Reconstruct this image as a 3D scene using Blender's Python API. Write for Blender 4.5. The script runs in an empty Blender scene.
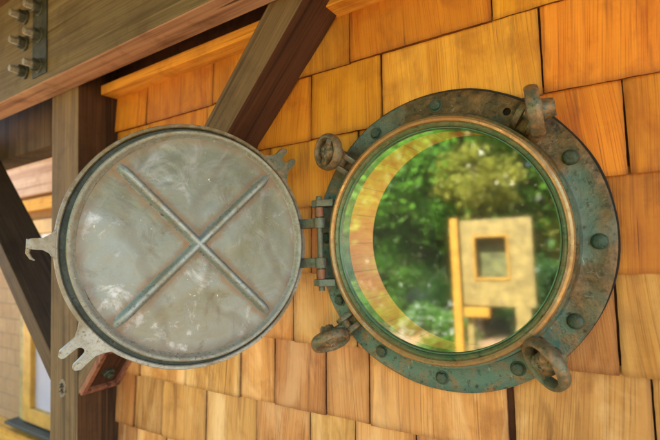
import bpy, bmesh, math, random
from mathutils import Vector, Matrix, noise as mnoise
random.seed(11)
PI = math.pi
sc = bpy.context.scene
COL = sc.collection

# ------------------------------------------------------------------ helpers
def link(name, me, parent=None, mats=()):
    o = bpy.data.objects.new(name, me); COL.objects.link(o)
    if parent is not None: o.parent = parent
    for m in mats: me.materials.append(m)
    return o
def obj(name, bm, mat, parent=None, smooth=False, norm=True):
    if norm: bmesh.ops.recalc_face_normals(bm, faces=bm.faces[:])
    me = bpy.data.meshes.new(name); bm.to_mesh(me); bm.free()
    if smooth:
        me.shade_smooth()
        me.set_sharp_from_angle(angle=math.radians(38))
    return link(name, me, parent, (mat,))
def thing(name, label, cat, loc=(0, 0, 0), group=None, mat=None):
    o = bpy.data.objects.new(name, None); COL.objects.link(o); o.location = loc
    if mat is not None: o.matrix_world = mat
    tag(o, label, cat, group); return o
def tag(o, label=None, cat=None, group=None, kind=None):
    if label: o['label'] = label
    if cat: o['category'] = cat
    if group: o['group'] = group
    if kind: o['kind'] = kind
    return o
def bevel(bm, w, seg=2):
    bmesh.ops.bevel(bm, geom=bm.edges[:], offset=w, segments=seg, affect='EDGES', profile=.6)
def box(bm, c, s, M=None, bev=0, seg=2):
    b = bmesh.new(); bmesh.ops.create_cube(b, size=1)
    for v in b.verts: v.co = Vector((v.co.x*s[0], v.co.y*s[1], v.co.z*s[2])) + Vector(c)
    if bev: bevel(b, bev, seg)
    if M is not None: b.transform(M)
    me = bpy.data.meshes.new('t'); b.to_mesh(me); b.free(); bm.from_mesh(me); bpy.data.meshes.remove(me)
def boxr(bm, x0, x1, y0, y1, z0, z1, bev=0):
    box(bm, ((x0+x1)/2, (y0+y1)/2, (z0+z1)/2), (x1-x0, y1-y0, z1-z0), bev=bev)
def prism(bm, pts, d0, d1, M, bev=0):
    """polygon pts (a,b) extruded from d0 to d1; local axes a=X b=Y depth=Z, then M"""
    b = bmesh.new()
    A = [b.verts.new((p[0], p[1], d0)) for p in pts]; B = [b.verts.new((p[0], p[1], d1)) for p in pts]
    n = len(pts); b.faces.new(A[::-1]); b.faces.new(B)
    for i in range(n): b.faces.new((A[i], A[(i+1) % n], B[(i+1) % n], B[i]))
    if bev: bevel(b, bev, 2)
    b.transform(M)
    me = bpy.data.meshes.new('t'); b.to_mesh(me); b.free(); bm.from_mesh(me); bpy.data.meshes.remove(me)
def lathe(bm, prof, n=128, M=None, closed=True, wob=0, seed=0):
    """prof: (r, h) around local Z"""
    rings = []
    for i in range(n):
        a = 2*PI*i/n; ring = []
        for (r, h) in prof:
            k = 1 + (wob*mnoise.noise(Vector((math.cos(a)*3+seed, math.sin(a)*3, h*40))) if wob else 0)
            v = Vector((r*k*math.cos(a), r*k*math.sin(a), h + (wob*.05*mnoise.noise(Vector((math.cos(a)*9, math.sin(a)*9+seed, r*30))) if wob else 0)))
            ring.append(bm.verts.new(M @ v if M is not None else v))
        rings.append(ring)
    m = len(prof)
    for i in range(n):
        for j in range(m if closed else m-1):
            a, b = rings[i], rings[(i+1) % n]; jj = (j+1) % m
            vs = [a[j], b[j], b[jj], a[jj]]
            bm.faces.new(vs)
def frame(o, z, up=(0, 0, 1)):
    """matrix with local Z along z"""
    z = Vector(z).normalized(); up = Vector(up)
    x = up.cross(z)
    if x.length < 1e-4: x = Vector((1, 0, 0))
    x.normalize(); y = z.cross(x)
    return Matrix(((x.x, y.x, z.x, o[0]), (x.y, y.y, z.y, o[1]), (x.z, y.z, z.z, o[2]), (0, 0, 0, 1)))
def cyl(bm, p0, p1, r0, r1=None, n=20, cap=True, bev=0):
    p0 = Vector(p0); p1 = Vector(p1); r1 = r0 if r1 is None else r1
    L = (p1-p0).length; M = frame(p0, p1-p0)
    b = bev
    prof = [(r0, 0), (r1, L-b), (r1-b, L)] if b else [(r0, 0), (r1, L)]
    rings = []
    for (r, h) in prof:
        rings.append([bm.verts.new(M @ Vector((r*math.cos(2*PI*i/n), r*math.sin(2*PI*i/n), h))) for i in range(n)])
    for a, c in zip(rings[:-1], rings[1:]):
        for i in range(n): bm.faces.new((a[i], a[(i+1) % n], c[(i+1) % n], c[i]))
    if cap: bm.faces.new(rings[0][::-1]); bm.faces.new(rings[-1])
def sweep(bm, pts, radii, n=12, flat=1.0, M=None, capped=True):
    """tube along points with elliptical section"""
    rings = []
    pts = [Vector(p) for p in pts]
    up = Vector((0.13, .21, .97))
    for i, p in enumerate(pts):
        t = (pts[min(i+1, len(pts)-1)] - pts[max(i-1, 0)]).normalized()
        x = up.cross(t).normalized(); y = t.cross(x)
        r = radii[i] if isinstance(radii, (list, tuple)) else radii
        ring = [p + x*r*math.cos(2*PI*k/n) + y*r*flat*math.sin(2*PI*k/n) for k in range(n)]
        rings.append([bm.verts.new(M @ v if M is not None else v) for v in ring])
    for a, c in zip(rings[:-1], rings[1:]):
        for i in range(n): bm.faces.new((a[i], a[(i+1) % n], c[(i+1) % n], c[i]))
    if capped: bm.faces.new(rings[0][::-1]); bm.faces.new(rings[-1])

# ------------------------------------------------------------------ materials
class NT:
    def __init__(s, name):
        s.m = bpy.data.materials.new(name); s.m.use_nodes = True
        s.t = s.m.node_tree; s.n = s.t.nodes; s.b = s.n['Principled BSDF']; s.out = s.n['Material Output']
        s.tc = s.n.new('ShaderNodeTexCoord')
    def lk(s, a, b): s.t.links.new(a, b)
    def new(s, k, **kw):
        x = s.n.new('ShaderNode'+k)
        for a, v in kw.items(): setattr(x, a, v)
        return x
    def mapping(s, scale=(1, 1, 1), rot=(0, 0, 0), src=None):
        x = s.new('Mapping'); x.inputs['Scale'].default_value = scale; x.inputs['Rotation'].default_value = rot
        s.lk(src or s.tc.outputs['Object'], x.inputs['Vector']); return x.outputs[0]
    def noise(s, vec, scale=5, detail=4, rough=.55, dist=0):
        x = s.new('TexNoise'); x.inputs['Scale'].default_value = scale; x.inputs['Detail'].default_value = detail
        x.inputs['Roughness'].default_value = rough; x.inputs['Distortion'].default_value = dist
        s.lk(vec, x.inputs['Vector']); return x.outputs['Fac']
    def ramp(s, fac, stops, interp='LINEAR'):
        x = s.new('ValToRGB'); e = x.color_ramp.elements; x.color_ramp.interpolation = interp
        while len(e) < len(stops): e.new(.5)
        for k, (p, c) in enumerate(stops):
            e[k].position = p; e[k].color = (c, c, c, 1) if not hasattr(c, '__len__') else (*c, 1)
        s.lk(fac, x.inputs[0]); return x.outputs[0]
    def mix(s, f, a, b, mode='MIX'):
        x = s.new('Mix', data_type='RGBA', blend_type=mode)
        for i, v in ((0, f), (6, a), (7, b)):
            if hasattr(v, 'is_linked') or hasattr(v, 'links'): s.lk(v, x.inputs[i])
            elif i == 0: x.inputs[0].default_value = v
            else: x.inputs[i].default_value = (*v, 1) if len(v) == 3 else v
        return x.outputs[2]
    def math(s, op, a, b=0, c=None, clamp=False):
        x = s.new('Math', operation=op, use_clamp=clamp)
        for i, v in enumerate((a, b) if c is None else (a, b, c)):
            if hasattr(v, 'links'): s.lk(v, x.inputs[i])
            else: x.inputs[i].default_value = v
        return x.outputs[0]
    def bump(s, h, strength=.3, dist=.002, prev=None):
        x = s.new('Bump'); x.inputs['Strength'].default_value = strength; x.inputs['Distance'].default_value = dist
        s.lk(h, x.inputs['Height'])
        if prev: s.lk(prev, x.inputs['Normal'])
        return x.outputs[0]
    def done(s, col=None, rough=None, metal=None, normal=None, spec=None):
        for k, v in (('Base Color', col), ('Roughness', rough), ('Metallic', metal), ('Normal', normal), ('Specular IOR Level', spec)):
            if v is None: continue
            if hasattr(v, 'links'): s.lk(v, s.b.inputs[k])
            else: s.b.inputs[k].default_value = (*v, 1) if (hasattr(v, '__len__') and len(v) == 3) else v
        return s.m

def cedar():
    t = NT('cedar_shingle')
    at = t.new('Attribute', attribute_name='rnd'); r = at.outputs['Fac']
    at2 = t.new('Attribute', attribute_name='tone'); tone = at2.outputs['Fac']
    off = t.new('CombineXYZ'); t.lk(t.math('MULTIPLY', r, 37.0), off.inputs[0]); t.lk(t.math('MULTIPLY', r, 91.0), off.inputs[2])
    v = t.new('VectorMath', operation='ADD'); t.lk(t.tc.outputs['Object'], v.inputs[0]); t.lk(off.outputs[0], v.inputs[1])
    base = v.outputs[0]
    # growth rings: x distorted by slow vertical noise
    warp = t.noise(t.mapping((5, 5, 2.2), src=base), 1, 2, .5)
    sx = t.new('SeparateXYZ'); t.lk(base, sx.inputs[0])
    slant = t.math('MULTIPLY', t.math('SUBTRACT', r, .5), .22)
    xx = t.math('ADD', t.math('ADD', sx.outputs[0], t.math('MULTIPLY', sx.outputs[2], slant)), t.math('MULTIPLY', warp, .030))
    lines = t.new('CombineXYZ'); t.lk(t.math('MULTIPLY', xx, 420), lines.inputs[0]); t.lk(t.math('MULTIPLY', sx.outputs[2], 4), lines.inputs[2])
    fine = t.noise(lines.outputs[0], 1, 3, .6)
    lines2 = t.new('CombineXYZ'); t.lk(t.math('MULTIPLY', xx, 48), lines2.inputs[0]); t.lk(t.math('MULTIPLY', sx.outputs[2], 2.0), lines2.inputs[2])
    broad = t.noise(lines2.outputs[0], 1, 3, .55)
    # the cross-wise saw ripple and mottling
    mott = t.noise(t.mapping((1, 1, .7), src=base), 16, 5, .6, .4)
    big = t.noise(base, 5.5, 3, .5)
    lo = t.mix(tone, (.50, .175, .007), (.49, .225, .062))
    hi = t.mix(tone, (.68, .29, .014), (.67, .37, .125))
    dk = t.mix(tone, (.27, .075, .006), (.25, .100, .025))
    c = t.mix(t.ramp(broad, [(.28, 0), (.72, 1)]), lo, hi)
    c = t.mix(t.ramp(fine, [(.30, .8), (.50, 0)]), c, dk)
    c = t.mix(t.ramp(mott, [(.50, 0), (.74, .7)]), c, dk)
    c = t.mix(t.ramp(big, [(.50, 0), (.72, .35)]), c, t.mix(tone, (.40, .20, .018), (.62, .40, .19)))
    # dark streaks and damp stains
    st = t.noise(t.mapping((34, 34, 3.2), src=base), 1, 4, .6, .6)
    c = t.mix(t.ramp(st, [(.57, 0), (.74, .75)]), c, (.17, .065, .018))
    pale = t.noise(t.mapping((9, 9, 2.6), src=base), 1, 5, .6, .9)
    c = t.mix(t.math('MULTIPLY', t.ramp(pale, [(.50, 0), (.64, .9)]), t.math('ADD', t.math('MULTIPLY', tone, .75), .18)), c, t.mix(tone, (.82, .40, .028), (.80, .53, .26)))
    c = t.mix(t.ramp(pale, [(.34, .45), (.46, 0)]), c, t.mix(tone, (.36, .10, .006), (.33, .135, .035)))
    crk = t.new('CombineXYZ'); t.lk(t.math('MULTIPLY', xx, 130), crk.inputs[0]); t.lk(t.math('MULTIPLY', sx.outputs[2], 3.0), crk.inputs[2])
    ckn = t.ramp(t.noise(crk.outputs[0], 1, 2, .5), [(.70, 0), (.725, 1)])
    c = t.mix(t.math('MULTIPLY', ckn, .7), c, (.10, .03, .008))
    hsv = t.new('HueSaturation'); t.lk(c, hsv.inputs['Color'])
    t.lk(t.math('ADD', t.math('MULTIPLY', t.math('FRACT', t.math('MULTIPLY', r, 7.3))  , .44), .80), hsv.inputs['Value'])
    t.lk(t.math('ADD', t.math('MULTIPLY', t.math('FRACT', t.math('MULTIPLY', r, 3.7)), .020), .488), hsv.inputs['Hue'])
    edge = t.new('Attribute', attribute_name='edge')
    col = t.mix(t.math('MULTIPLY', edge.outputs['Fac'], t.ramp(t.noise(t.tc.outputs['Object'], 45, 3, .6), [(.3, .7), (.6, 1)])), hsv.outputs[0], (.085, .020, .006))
    n = t.bump(fine, .7, .0010); n = t.bump(broad, .25, .0012, n); n = t.bump(t.noise(t.mapping((14, 14, 150), src=base), 1, 2, .5), .25, .0008, n)
    return t.done(col, t.ramp(broad, [(.3, .55), (.7, .72)]), 0, n, .35)

def timber(name, lo, hi, dark, axis='X', freq=70, crack=.6, rough=.75, bumpd=.002):
    t = NT(name)
    k = {'X': (.035, 1, 1), 'Y': (1, .035, 1), 'Z': (1, 1, .035)}[axis]
    m = t.mapping(k)
    warp = t.noise(t.mapping(tuple(a*3 for a in k)), 3, 2)
    g = t.noise(m, freq, 5, .62, .25)
    g2 = t.noise(m, freq*.28, 4, .6, .8)
    mo = t.noise(t.tc.outputs['Object'], 11, 5, .6, .3)
    c = t.mix(t.ramp(g2, [(.32, 0), (.68, 1)]), lo, hi)
    c = t.mix(t.ramp(g, [(.32, crack), (.5, 0)]), c, dark)
    c = t.mix(t.ramp(mo, [(.50, 0), (.75, .6)]), c, dark)
    kn = t.new('TexVoronoi', feature='F1'); kn.inputs['Scale'].default_value = 3.1
    t.lk(t.mapping(tuple(.45 if a < .5 else 1.5 for a in k)), kn.inputs['Vector'])
    c = t.mix(t.ramp(kn.outputs['Distance'], [(.03, .75), (.075, 0)]), c, tuple(x*.5 for x in dark))
    ck = t.noise(t.mapping(tuple(a*.35 if a < .5 else a for a in k)), 46, 3, .5, .15)
    chk = t.ramp(ck, [(.605, 0), (.625, 1)])
    c = t.mix(t.math('MULTIPLY', chk, .85*crack), c, tuple(x*.3 for x in dark))
    fi = t.noise(t.mapping(tuple(a*.6 if a < .5 else a for a in k)), freq*3.5, 3, .6)
    c = t.mix(t.ramp(fi, [(.30, .55), (.48, 0)]), c, dark)
    c = t.mix(t.ramp(fi, [(.56, 0), (.72, .35)]), c, tuple(min(1, x*1.5) for x in hi))
    n = t.bump(g, .6, bumpd); n = t.bump(g2, .4, bumpd*2, n); n = t.bump(chk, -.9, .003, n); n = t.bump(fi, .5, .0006, n)
    return t.done(c, rough, 0, n, .25)

CR = 1
def patina(name, a, b, c, d, scale=14, metal=.35, rough=.55, bias=None, bump=.0012, grit=1.0):
    """weathered bronze: a,b main tones, c verdigris, d dark grime"""
    t = NT(name); O = t.tc.outputs['Object']
    n1 = t.noise(O, scale, 6, .65, .6); n2 = t.noise(O, scale*2.7, 5, .65, .3); n3 = t.noise(O, scale*9, 4, .7)
    n4 = t.noise(O, scale*.45, 3, .5, .5)
    f = n1
    if bias:
        s = t.new('SeparateXYZ'); t.lk(O, s.inputs[0])
        g = t.math('ADD', t.math('MULTIPLY', s.outputs[0], bias[0]), t.math('MULTIPLY', s.outputs[2], bias[1]))
        f = t.math('ADD', t.math('MULTIPLY', t.math('SUBTRACT', n4, .5), 1.6), t.math('ADD', g, .5), clamp=True)
        f = t.math('ADD', t.math('MULTIPLY', n1, .5), t.math('MULTIPLY', f, .5))
    col = t.mix(t.ramp(f, [(.36, 0), (.60, 1)]), c, a)
    col = t.mix(t.ramp(n2, [(.46, 0), (.66, .8)]), col, b)
    col = t.mix(t.ramp(n4, [(.54, 0), (.64, .7*grit)]), col, c)
    col = t.mix(t.ramp(n3, [(.54, 0), (.70, .85*grit)]), col, d)
    col = t.mix(t.ramp(t.noise(O, scale*5, 3, .7, 1), [(.66, 0), (.72, .6*grit)]), col, tuple(min(1, x*1.9+.1) for x in c))
    vo = t.new('TexVoronoi', feature='F1'); vo.inputs['Scale'].default_value = scale*4.5; t.lk(O, vo.inputs['Vector'])
    pit = t.ramp(t.math('ADD', vo.outputs['Distance'], t.math('MULTIPLY', t.math('SUBTRACT', n2, .5), 1.6)), [(.02, 1), (.16, 0)])
    col = t.mix(t.math('MULTIPLY', pit, .75*grit), col, d)
    fl = t.ramp(t.noise(O, scale*1.9, 8, .78, 1.8), [(.60, 0), (.625, .65*grit)])
    col = t.mix(fl, col, t.mix(.45, b, (min(1, c[0]*1.6+.02), min(1, c[1]*1.6+.02), min(1, c[2]*1.6+.02))))
    nn = t.bump(n2, .7, bump*1.5); nn = t.bump(n3, .7, bump*.7, nn); nn = t.bump(pit, -.6, bump*.8, nn); nn = t.bump(fl, .5, bump*.6, nn)
    mt = t.ramp(n2, [(.4, metal), (.7, metal*.3)])
    return t.done(col, t.ramp(n1, [(.3, rough-.12), (.7, rough+.15)]), mt, nn, .5)

def plain(name, c, rough=.6, metal=0, var=.25, scale=12, bump=.0):
    t = NT(name); n = t.noise(t.tc.outputs['Object'], scale, 5, .6, .2)
    col = t.mix(t.ramp(n, [(.3, 0), (.7, 1)]), tuple(x*(1-var) for x in c), tuple(min(1, x*(1+var)) for x in c))
    return t.done(col, rough, metal, t.bump(n, .4, bump) if bump else None)

M_cedar = cedar()
M_board = timber('cedar_trim', (.78, .34, .035), (.86, .44, .07), (.30, .09, .015), 'X', 60, .35)
M_reveal0 = timber('cedar_reveal', (.84, .33, .04), (.90, .43, .08), (.26, .08, .015), 'Y', 55, .7)
def reveal():
    t = NT('cedar_staves'); O = t.tc.outputs['Object']
    sp = t.new('SeparateXYZ'); t.lk(O, sp.inputs[0])
    an = t.math('ARCTAN2', t.math('SUBTRACT', sp.outputs[2], .0045), t.math('ADD', sp.outputs[0], .045))
    q = t.math('MULTIPLY', an, 22/(2*PI)); fr_ = t.math('FRACT', q); idx = t.math('FLOOR', q)
    joint = t.ramp(t.math('ABSOLUTE', t.math('SUBTRACT', fr_, .5)), [(.475, 0), (.49, 1)])
    wn = t.new('TexWhiteNoise', noise_dimensions='1D'); t.lk(idx, wn.inputs['W'])
    cb = t.new('CombineXYZ'); t.lk(t.math('MULTIPLY', an, 24), cb.inputs[0]); t.lk(t.math('MULTIPLY', sp.outputs[1], 9), cb.inputs[1]); t.lk(t.math('MULTIPLY', wn.outputs[0], 30), cb.inputs[2])
    g = t.noise(cb.outputs[0], 1.3, 4, .6, .5)
    c = t.mix(t.ramp(g, [(.3, 0), (.7, 1)]), (.78, .22, .012), (.95, .36, .035))
    c = t.mix(t.math('MULTIPLY', wn.outputs[0], .2), c, (.55, .18, .02))
    c = t.mix(t.math('MULTIPLY', joint, .45), c, (.12, .035, .008))
    return t.done(c, .5, 0, t.bump(g, .4, .001))
M_reveal = reveal()
M_beam = timber('weathered_beam', (.115, .086, .038), (.185, .145, .068), (.060, .038, .012), 'X', 60, .55)
M_beamb = timber('beam_underside', (.40, .21, .12), (.58, .38, .25), (.09, .030, .016), 'X', 22, 1.0)
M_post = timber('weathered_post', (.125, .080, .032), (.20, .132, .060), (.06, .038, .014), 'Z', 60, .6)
M_postd = timber('post_shaded_side', (.060, .028, .010), (.095, .046, .018), (.022, .009, .005), 'Z', 60, .6)  # less weathered red-brown side, with its shade put into the colour
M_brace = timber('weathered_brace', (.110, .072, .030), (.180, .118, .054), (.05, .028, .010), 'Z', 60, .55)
M_braced = timber('brace_shaded_side', (.056, .024, .011), (.088, .038, .018), (.03, .011, .007), 'Z', 60, .6)  # red-brown sides of the brace, darkened in colour to carry their shade
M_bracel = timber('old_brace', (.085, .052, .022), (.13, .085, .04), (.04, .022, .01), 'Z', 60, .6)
M_bracels = timber('old_brace_shaded_side', (.045, .030, .013), (.07, .045, .02), (.02, .012, .006), 'Z', 60, .6)  # same timber, darker: the shade on its sides is put into the colour
M_redwood = timber('red_brace_end', (.22, .085, .048), (.34, .16, .09), (.09, .03, .018), 'Z', 50, .7)
M_flange = patina('bronze_flange', (.088, .066, .028), (.24, .130, .042), (.085, .175, .145), (.030, .024, .014), 17, .35, .50, (2.0, 3.0), .0022)
M_bezel = patina('bronze_bezel', (.42, .235, .085), (.28, .16, .06), (.42, .32, .15), (.16, .08, .03), 18, .65, .30, None, .0005, .5)
M_inner = patina('bronze_seat', (.13, .16, .065), (.22, .20, .09), (.07, .16, .08), (.03, .045, .02), 18, .35, .45)
M_bolt = patina('bronze_bolt', (.040, .060, .038), (.09, .075, .035), (.035, .095, .075), (.02, .02, .015), 40, .3, .6)
M_dog = patina('bronze_dog', (.17, .120, .060), (.34, .18, .075), (.11, .15, .105), (.05, .035, .022), 35, .45, .42)
M_hinge = patina('bronze_hinge', (.13, .135, .09), (.20, .15, .09), (.14, .22, .19), (.05, .045, .03), 35, .35, .55)
M_hingec = patina('copper_bush', (.30, .12, .06), (.22, .10, .05), (.2, .14, .10), (.08, .03, .02), 35, .45, .5)
M_rim = patina('cover_rim', (.35, .37, .33), (.27, .26, .20), (.17, .13, .055), (.15, .11, .055), 26, .35, .45, (0, -2.6))
M_groove = patina('cover_gasket', (.045, .060, .045), (.055, .065, .045), (.08, .10, .08), (.02, .02, .018), 30, .05, .7)
M_lip = patina('cover_lip', (.27, .29, .25), (.20, .17, .10), (.24, .27, .23), (.16, .10, .05), 26, .35, .45, (0, -2.2))

def pan_mat():
    t = NT('cover_pan'); O = t.tc.outputs['Object']
    a = t.noise(O, 6, 6, .62, .8); b = t.noise(O, 20, 7, .68, .9); c = t.noise(O, 90, 4, .7); d = t.noise(O, 3.2, 3, .5, .4)
    sz = t.new('SeparateXYZ'); t.lk(O, sz.inputs[0])
    low = t.math('ADD', t.math('MULTIPLY', sz.outputs[2], -2.6), t.math('MULTIPLY', t.math('SUBTRACT', a, .5), 2.6))
    low = t.math('ADD', low, .5, clamp=True)
    col = t.mix(low, (.140, .148, .092), (.205, .245, .232))
    col = t.mix(t.ramp(d, [(.44, 0), (.66, .8)]), col, (.165, .150, .085))
    col = t.mix(t.ramp(b, [(.48, 0), (.70, .65)]), col, (.26, .29, .27))
    w = t.noise(O, 11, 8, .72, 1.3)
    col = t.mix(t.math('MULTIPLY', t.ramp(w, [(.54, 0), (.66, .85)]), t.math('ADD', t.math('MULTIPLY', low, .75), .25)), col, (.48, .52, .54))
    col = t.mix(t.ramp(w, [(.30, .75), (.42, 0)]), col, (.105, .088, .050))
    # soft tide marks
    wv = t.new('TexWave'); wv.wave_type = 'RINGS'; wv.inputs['Scale'].default_value = 3; wv.inputs['Distortion'].default_value = 9; wv.inputs['Detail'].default_value = 4
    t.lk(O, wv.inputs['Vector'])
    col = t.mix(t.ramp(wv.outputs['Fac'], [(.0, .35), (.10, 0)]), col, (.10, .085, .05))
    col = t.mix(t.ramp(c, [(.30, .4), (.45, 0)]), col, (.20, .18, .12))
    col = t.mix(t.ramp(t.noise(O, 55, 3, .7, 2), [(.69, 0), (.75, .7)]), col, (.72, .72, .68))
    # brown dirt and rib shadow put into the colour (the two diagonals of the cover)
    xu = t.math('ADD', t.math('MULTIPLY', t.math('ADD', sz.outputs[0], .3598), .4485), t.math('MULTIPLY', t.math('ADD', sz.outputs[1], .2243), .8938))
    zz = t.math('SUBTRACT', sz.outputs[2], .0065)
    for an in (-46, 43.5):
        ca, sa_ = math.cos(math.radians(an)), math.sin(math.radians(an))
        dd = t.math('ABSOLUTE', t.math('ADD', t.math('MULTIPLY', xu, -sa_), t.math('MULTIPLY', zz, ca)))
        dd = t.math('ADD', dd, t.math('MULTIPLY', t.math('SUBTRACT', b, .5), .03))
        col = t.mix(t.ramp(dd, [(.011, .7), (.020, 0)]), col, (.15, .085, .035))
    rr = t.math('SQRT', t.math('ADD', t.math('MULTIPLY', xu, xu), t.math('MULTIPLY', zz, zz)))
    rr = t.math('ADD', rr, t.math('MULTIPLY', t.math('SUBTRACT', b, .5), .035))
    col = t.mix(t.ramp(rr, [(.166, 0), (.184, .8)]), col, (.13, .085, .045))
    sc_ = t.new('TexVoronoi', feature='DISTANCE_TO_EDGE'); sc_.inputs['Scale'].default_value = 9
    t.lk(t.mapping((1, 2.2, 1)), sc_.inputs['Vector'])
    n = t.bump(b, .45, .0012); n = t.bump(c, .35, .0005, n); n = t.bump(a, .5, .004, n)
    return t.done(col, t.ramp(b, [(.3, .32), (.7, .52)]), .45, n, .5)
M_pan = pan_mat()
M_rib = patina('cover_rib', (.25, .29, .26), (.25, .22, .14), (.30, .38, .39), (.13, .09, .05), 22, .35, .42, None, .0010, .9)

def glass_mat():
    t = NT('porthole_glass'); n = t.n
    tr = t.new('BsdfTransparent'); tr.inputs[0].default_value = (.95, .99, .93, 1)
    gl = t.new('BsdfGlossy'); gl.inputs['Roughness'].default_value = .042; gl.inputs[0].default_value = (.97, 1, .95, 1)
    nn = t.noise(t.tc.outputs['Object'], 5, 2, .5)
    t.lk(t.bump(nn, .06, .002), gl.inputs['Normal'])
    lw = t.new('LayerWeight'); lw.inputs['Blend'].default_value = .15
    fac = t.math('ADD', t.math('MULTIPLY', lw.outputs['Fresnel'], .8), .25, clamp=True)
    mx = t.new('MixShader'); t.lk(fac, mx.inputs[0]); t.lk(tr.outputs[0], mx.inputs[1]); t.lk(gl.outputs[0], mx.inputs[2])
    # faint dust
    df = t.new('BsdfDiffuse'); df.inputs[0].default_value = (.55, .55, .45, 1)
    du = t.ramp(t.noise(t.tc.outputs['Object'], 130, 3, .7), [(.62, .018), (.76, .35)])
    m2 = t.new('MixShader'); t.lk(du, m2.inputs[0]); t.lk(mx.outputs[0], m2.inputs[1]); t.lk(df.outputs[0], m2.inputs[2])
    t.lk(m2.outputs[0], t.out.inputs[0]); return t.m
M_glass = glass_mat()

def leaf_mat(name, a, b, tr):
    t = NT(name)
    r = t.new('Attribute', attribute_name='rnd').outputs['Fac']
    col = t.mix(r, a, b)
    df = t.new('BsdfDiffuse'); t.lk(col, df.inputs[0])
    ts = t.new('BsdfTranslucent'); t.lk(t.mix(r, tr, tuple(x*1.4 for x in tr)), ts.inputs[0])
    gl = t.new('BsdfGlossy'); gl.inputs['Roughness'].default_value = .35
    m1 = t.new('MixShader'); m1.inputs[0].default_value = .5; t.lk(df.outputs[0], m1.inputs[1]); t.lk(ts.outputs[0], m1.inputs[2])
    m2 = t.new('MixShader'); m2.inputs[0].default_value = .06; t.lk(m1.outputs[0], m2.inputs[1]); t.lk(gl.outputs[0], m2.inputs[2])
    t.lk(m2.outputs[0], t.out.inputs[0]); return t.m
M_leaf = leaf_mat('green_leaves', (.08, .20, .03), (.20, .36, .06), (.22, .52, .06))
M_leafy = leaf_mat('yellow_leaves', (.28, .32, .05), (.48, .42, .09), (.50, .50, .10))
M_leafd = leaf_mat('dark_leaves', (.03, .085, .022), (.07, .15, .04), (.08, .24, .04))
M_petal = leaf_mat('white_petals', (.65, .62, .66), (.8, .8, .8), (.5, .5, .5))
M_bark = timber('bark', (.07, .045, .03), (.12, .085, .055), (.03, .02, .012), 'Z', 30, .7)
M_cream = plain('cream_paint', (.36, .265, .085), .55, 0, .4)
M_yellow = plain('yellow_paint', (.60, .31, .04), .5, 0, .2)
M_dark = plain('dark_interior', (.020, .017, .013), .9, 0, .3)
M_cover = plain('dark_underlay', (.085, .028, .010), .9, 0, .4, 40)
M_soffit = timber('roof_boards', (.16, .085, .035), (.24, .13, .06), (.07, .03, .012), 'X', 30, .5)

# ------------------------------------------------------------------ the setting
bm = bmesh.new()
bmesh.ops.create_grid(bm, x_segments=60, y_segments=60, size=1)
for v in bm.verts:
    x, y = v.co.x, v.co.y
    v.co.x = math.copysign(abs(x)**2.5*150, x); v.co.y = math.copysign(abs(y)**2.5*150, y)
    r = v.co.length; v.co.z = -1.62 + (.10*mnoise.noise(v.co*.3) if r > 4 else 0)
t = NT('gravel_ground'); O = t.tc.outputs['Object']
g = t.noise(O, 1.3, 4, .6, .3); gf = t.noise(O, 60, 4, .7)
c = t.mix(t.ramp(gf, [(.35, 0), (.7, 1)]), (.30, .17, .085), (.48, .31, .17))
c = t.mix(t.ramp(g, [(.50, 0), (.62, .8)]), c, (.09, .13, .04))
ground = obj('ground', bm, t.done(c, .95, 0, t.bump(gf, .6, .01)), smooth=True)
tag(ground, kind='structure')
bm = bmesh.new()
for i in range(26):
    x0 = -3.0 + i*0.0
y = -2.35
while y < -.005:
    boxr(bm, -1.9, 2.6, y, min(y+.136, -.002), -1.60, -1.565, .003); y += .142
deck = obj('deck', bm, timber('deck_boards', (.38, .22, .11), (.50, .31, .17), (.2, .10, .045), 'X', 40, .5))
tag(deck, kind='structure')

# ------------------------------------------------------------------ shingle wall
PC = Vector((-.045, 0, .0045))
wall = thing('shingle_wall', 'orange cedar shingle wall around the bronze porthole, boarded along its top', 'wall', (-.02, 0, -1.6))
def W(o):  # child built in world coordinates
    o.matrix_parent_inverse = Matrix.Translation(-Vector(wall.location)); return o
lines = [.9045, .768, .631, .494, .357, .220, .084, -.054, -.193, -.330, -.470, -.607, -.745, -.882, -1.02, -1.157, -1.295, -1.432, -1.575]
seams = {
 4: [-.867, -.602, -.212, .056, .32],
 5: [-.86, -.626, -.46, -.309, -.148, .124, .33],
 6: [-.91, -.77, -.60, -.427, -.203, .02, .224, .36],
 7: [-.88, -.70, -.53, -.320, -.18, .05, .33],
 8: [-.93, -.80, -.60, -.46, -.372, -.22, -.04, .196, .34],
 9: [-.90, -.712, -.528, -.427, -.294, -.199, .049, .230, .36],
 10: [-.93, -.812, -.646, -.485, -.339, -.234, -.112, .03, .19, .31],
 11: [-.922, -.80, -.70, -.55, -.41, -.27, -.16, 0, .12, .26],
}
tone = {4: .12, 5: .08, 6: .05, 7: .28, 8: .60, 9: .85, 10: .95, 11: 1.0}
X0, X1 = -1.018, 2.2
bm = bmesh.new()
lr = bm.faces.layers.float.new('rnd'); lt = bm.faces.layers.float.new('tone'); le = bm.verts.layers.float.new('edge')
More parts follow.
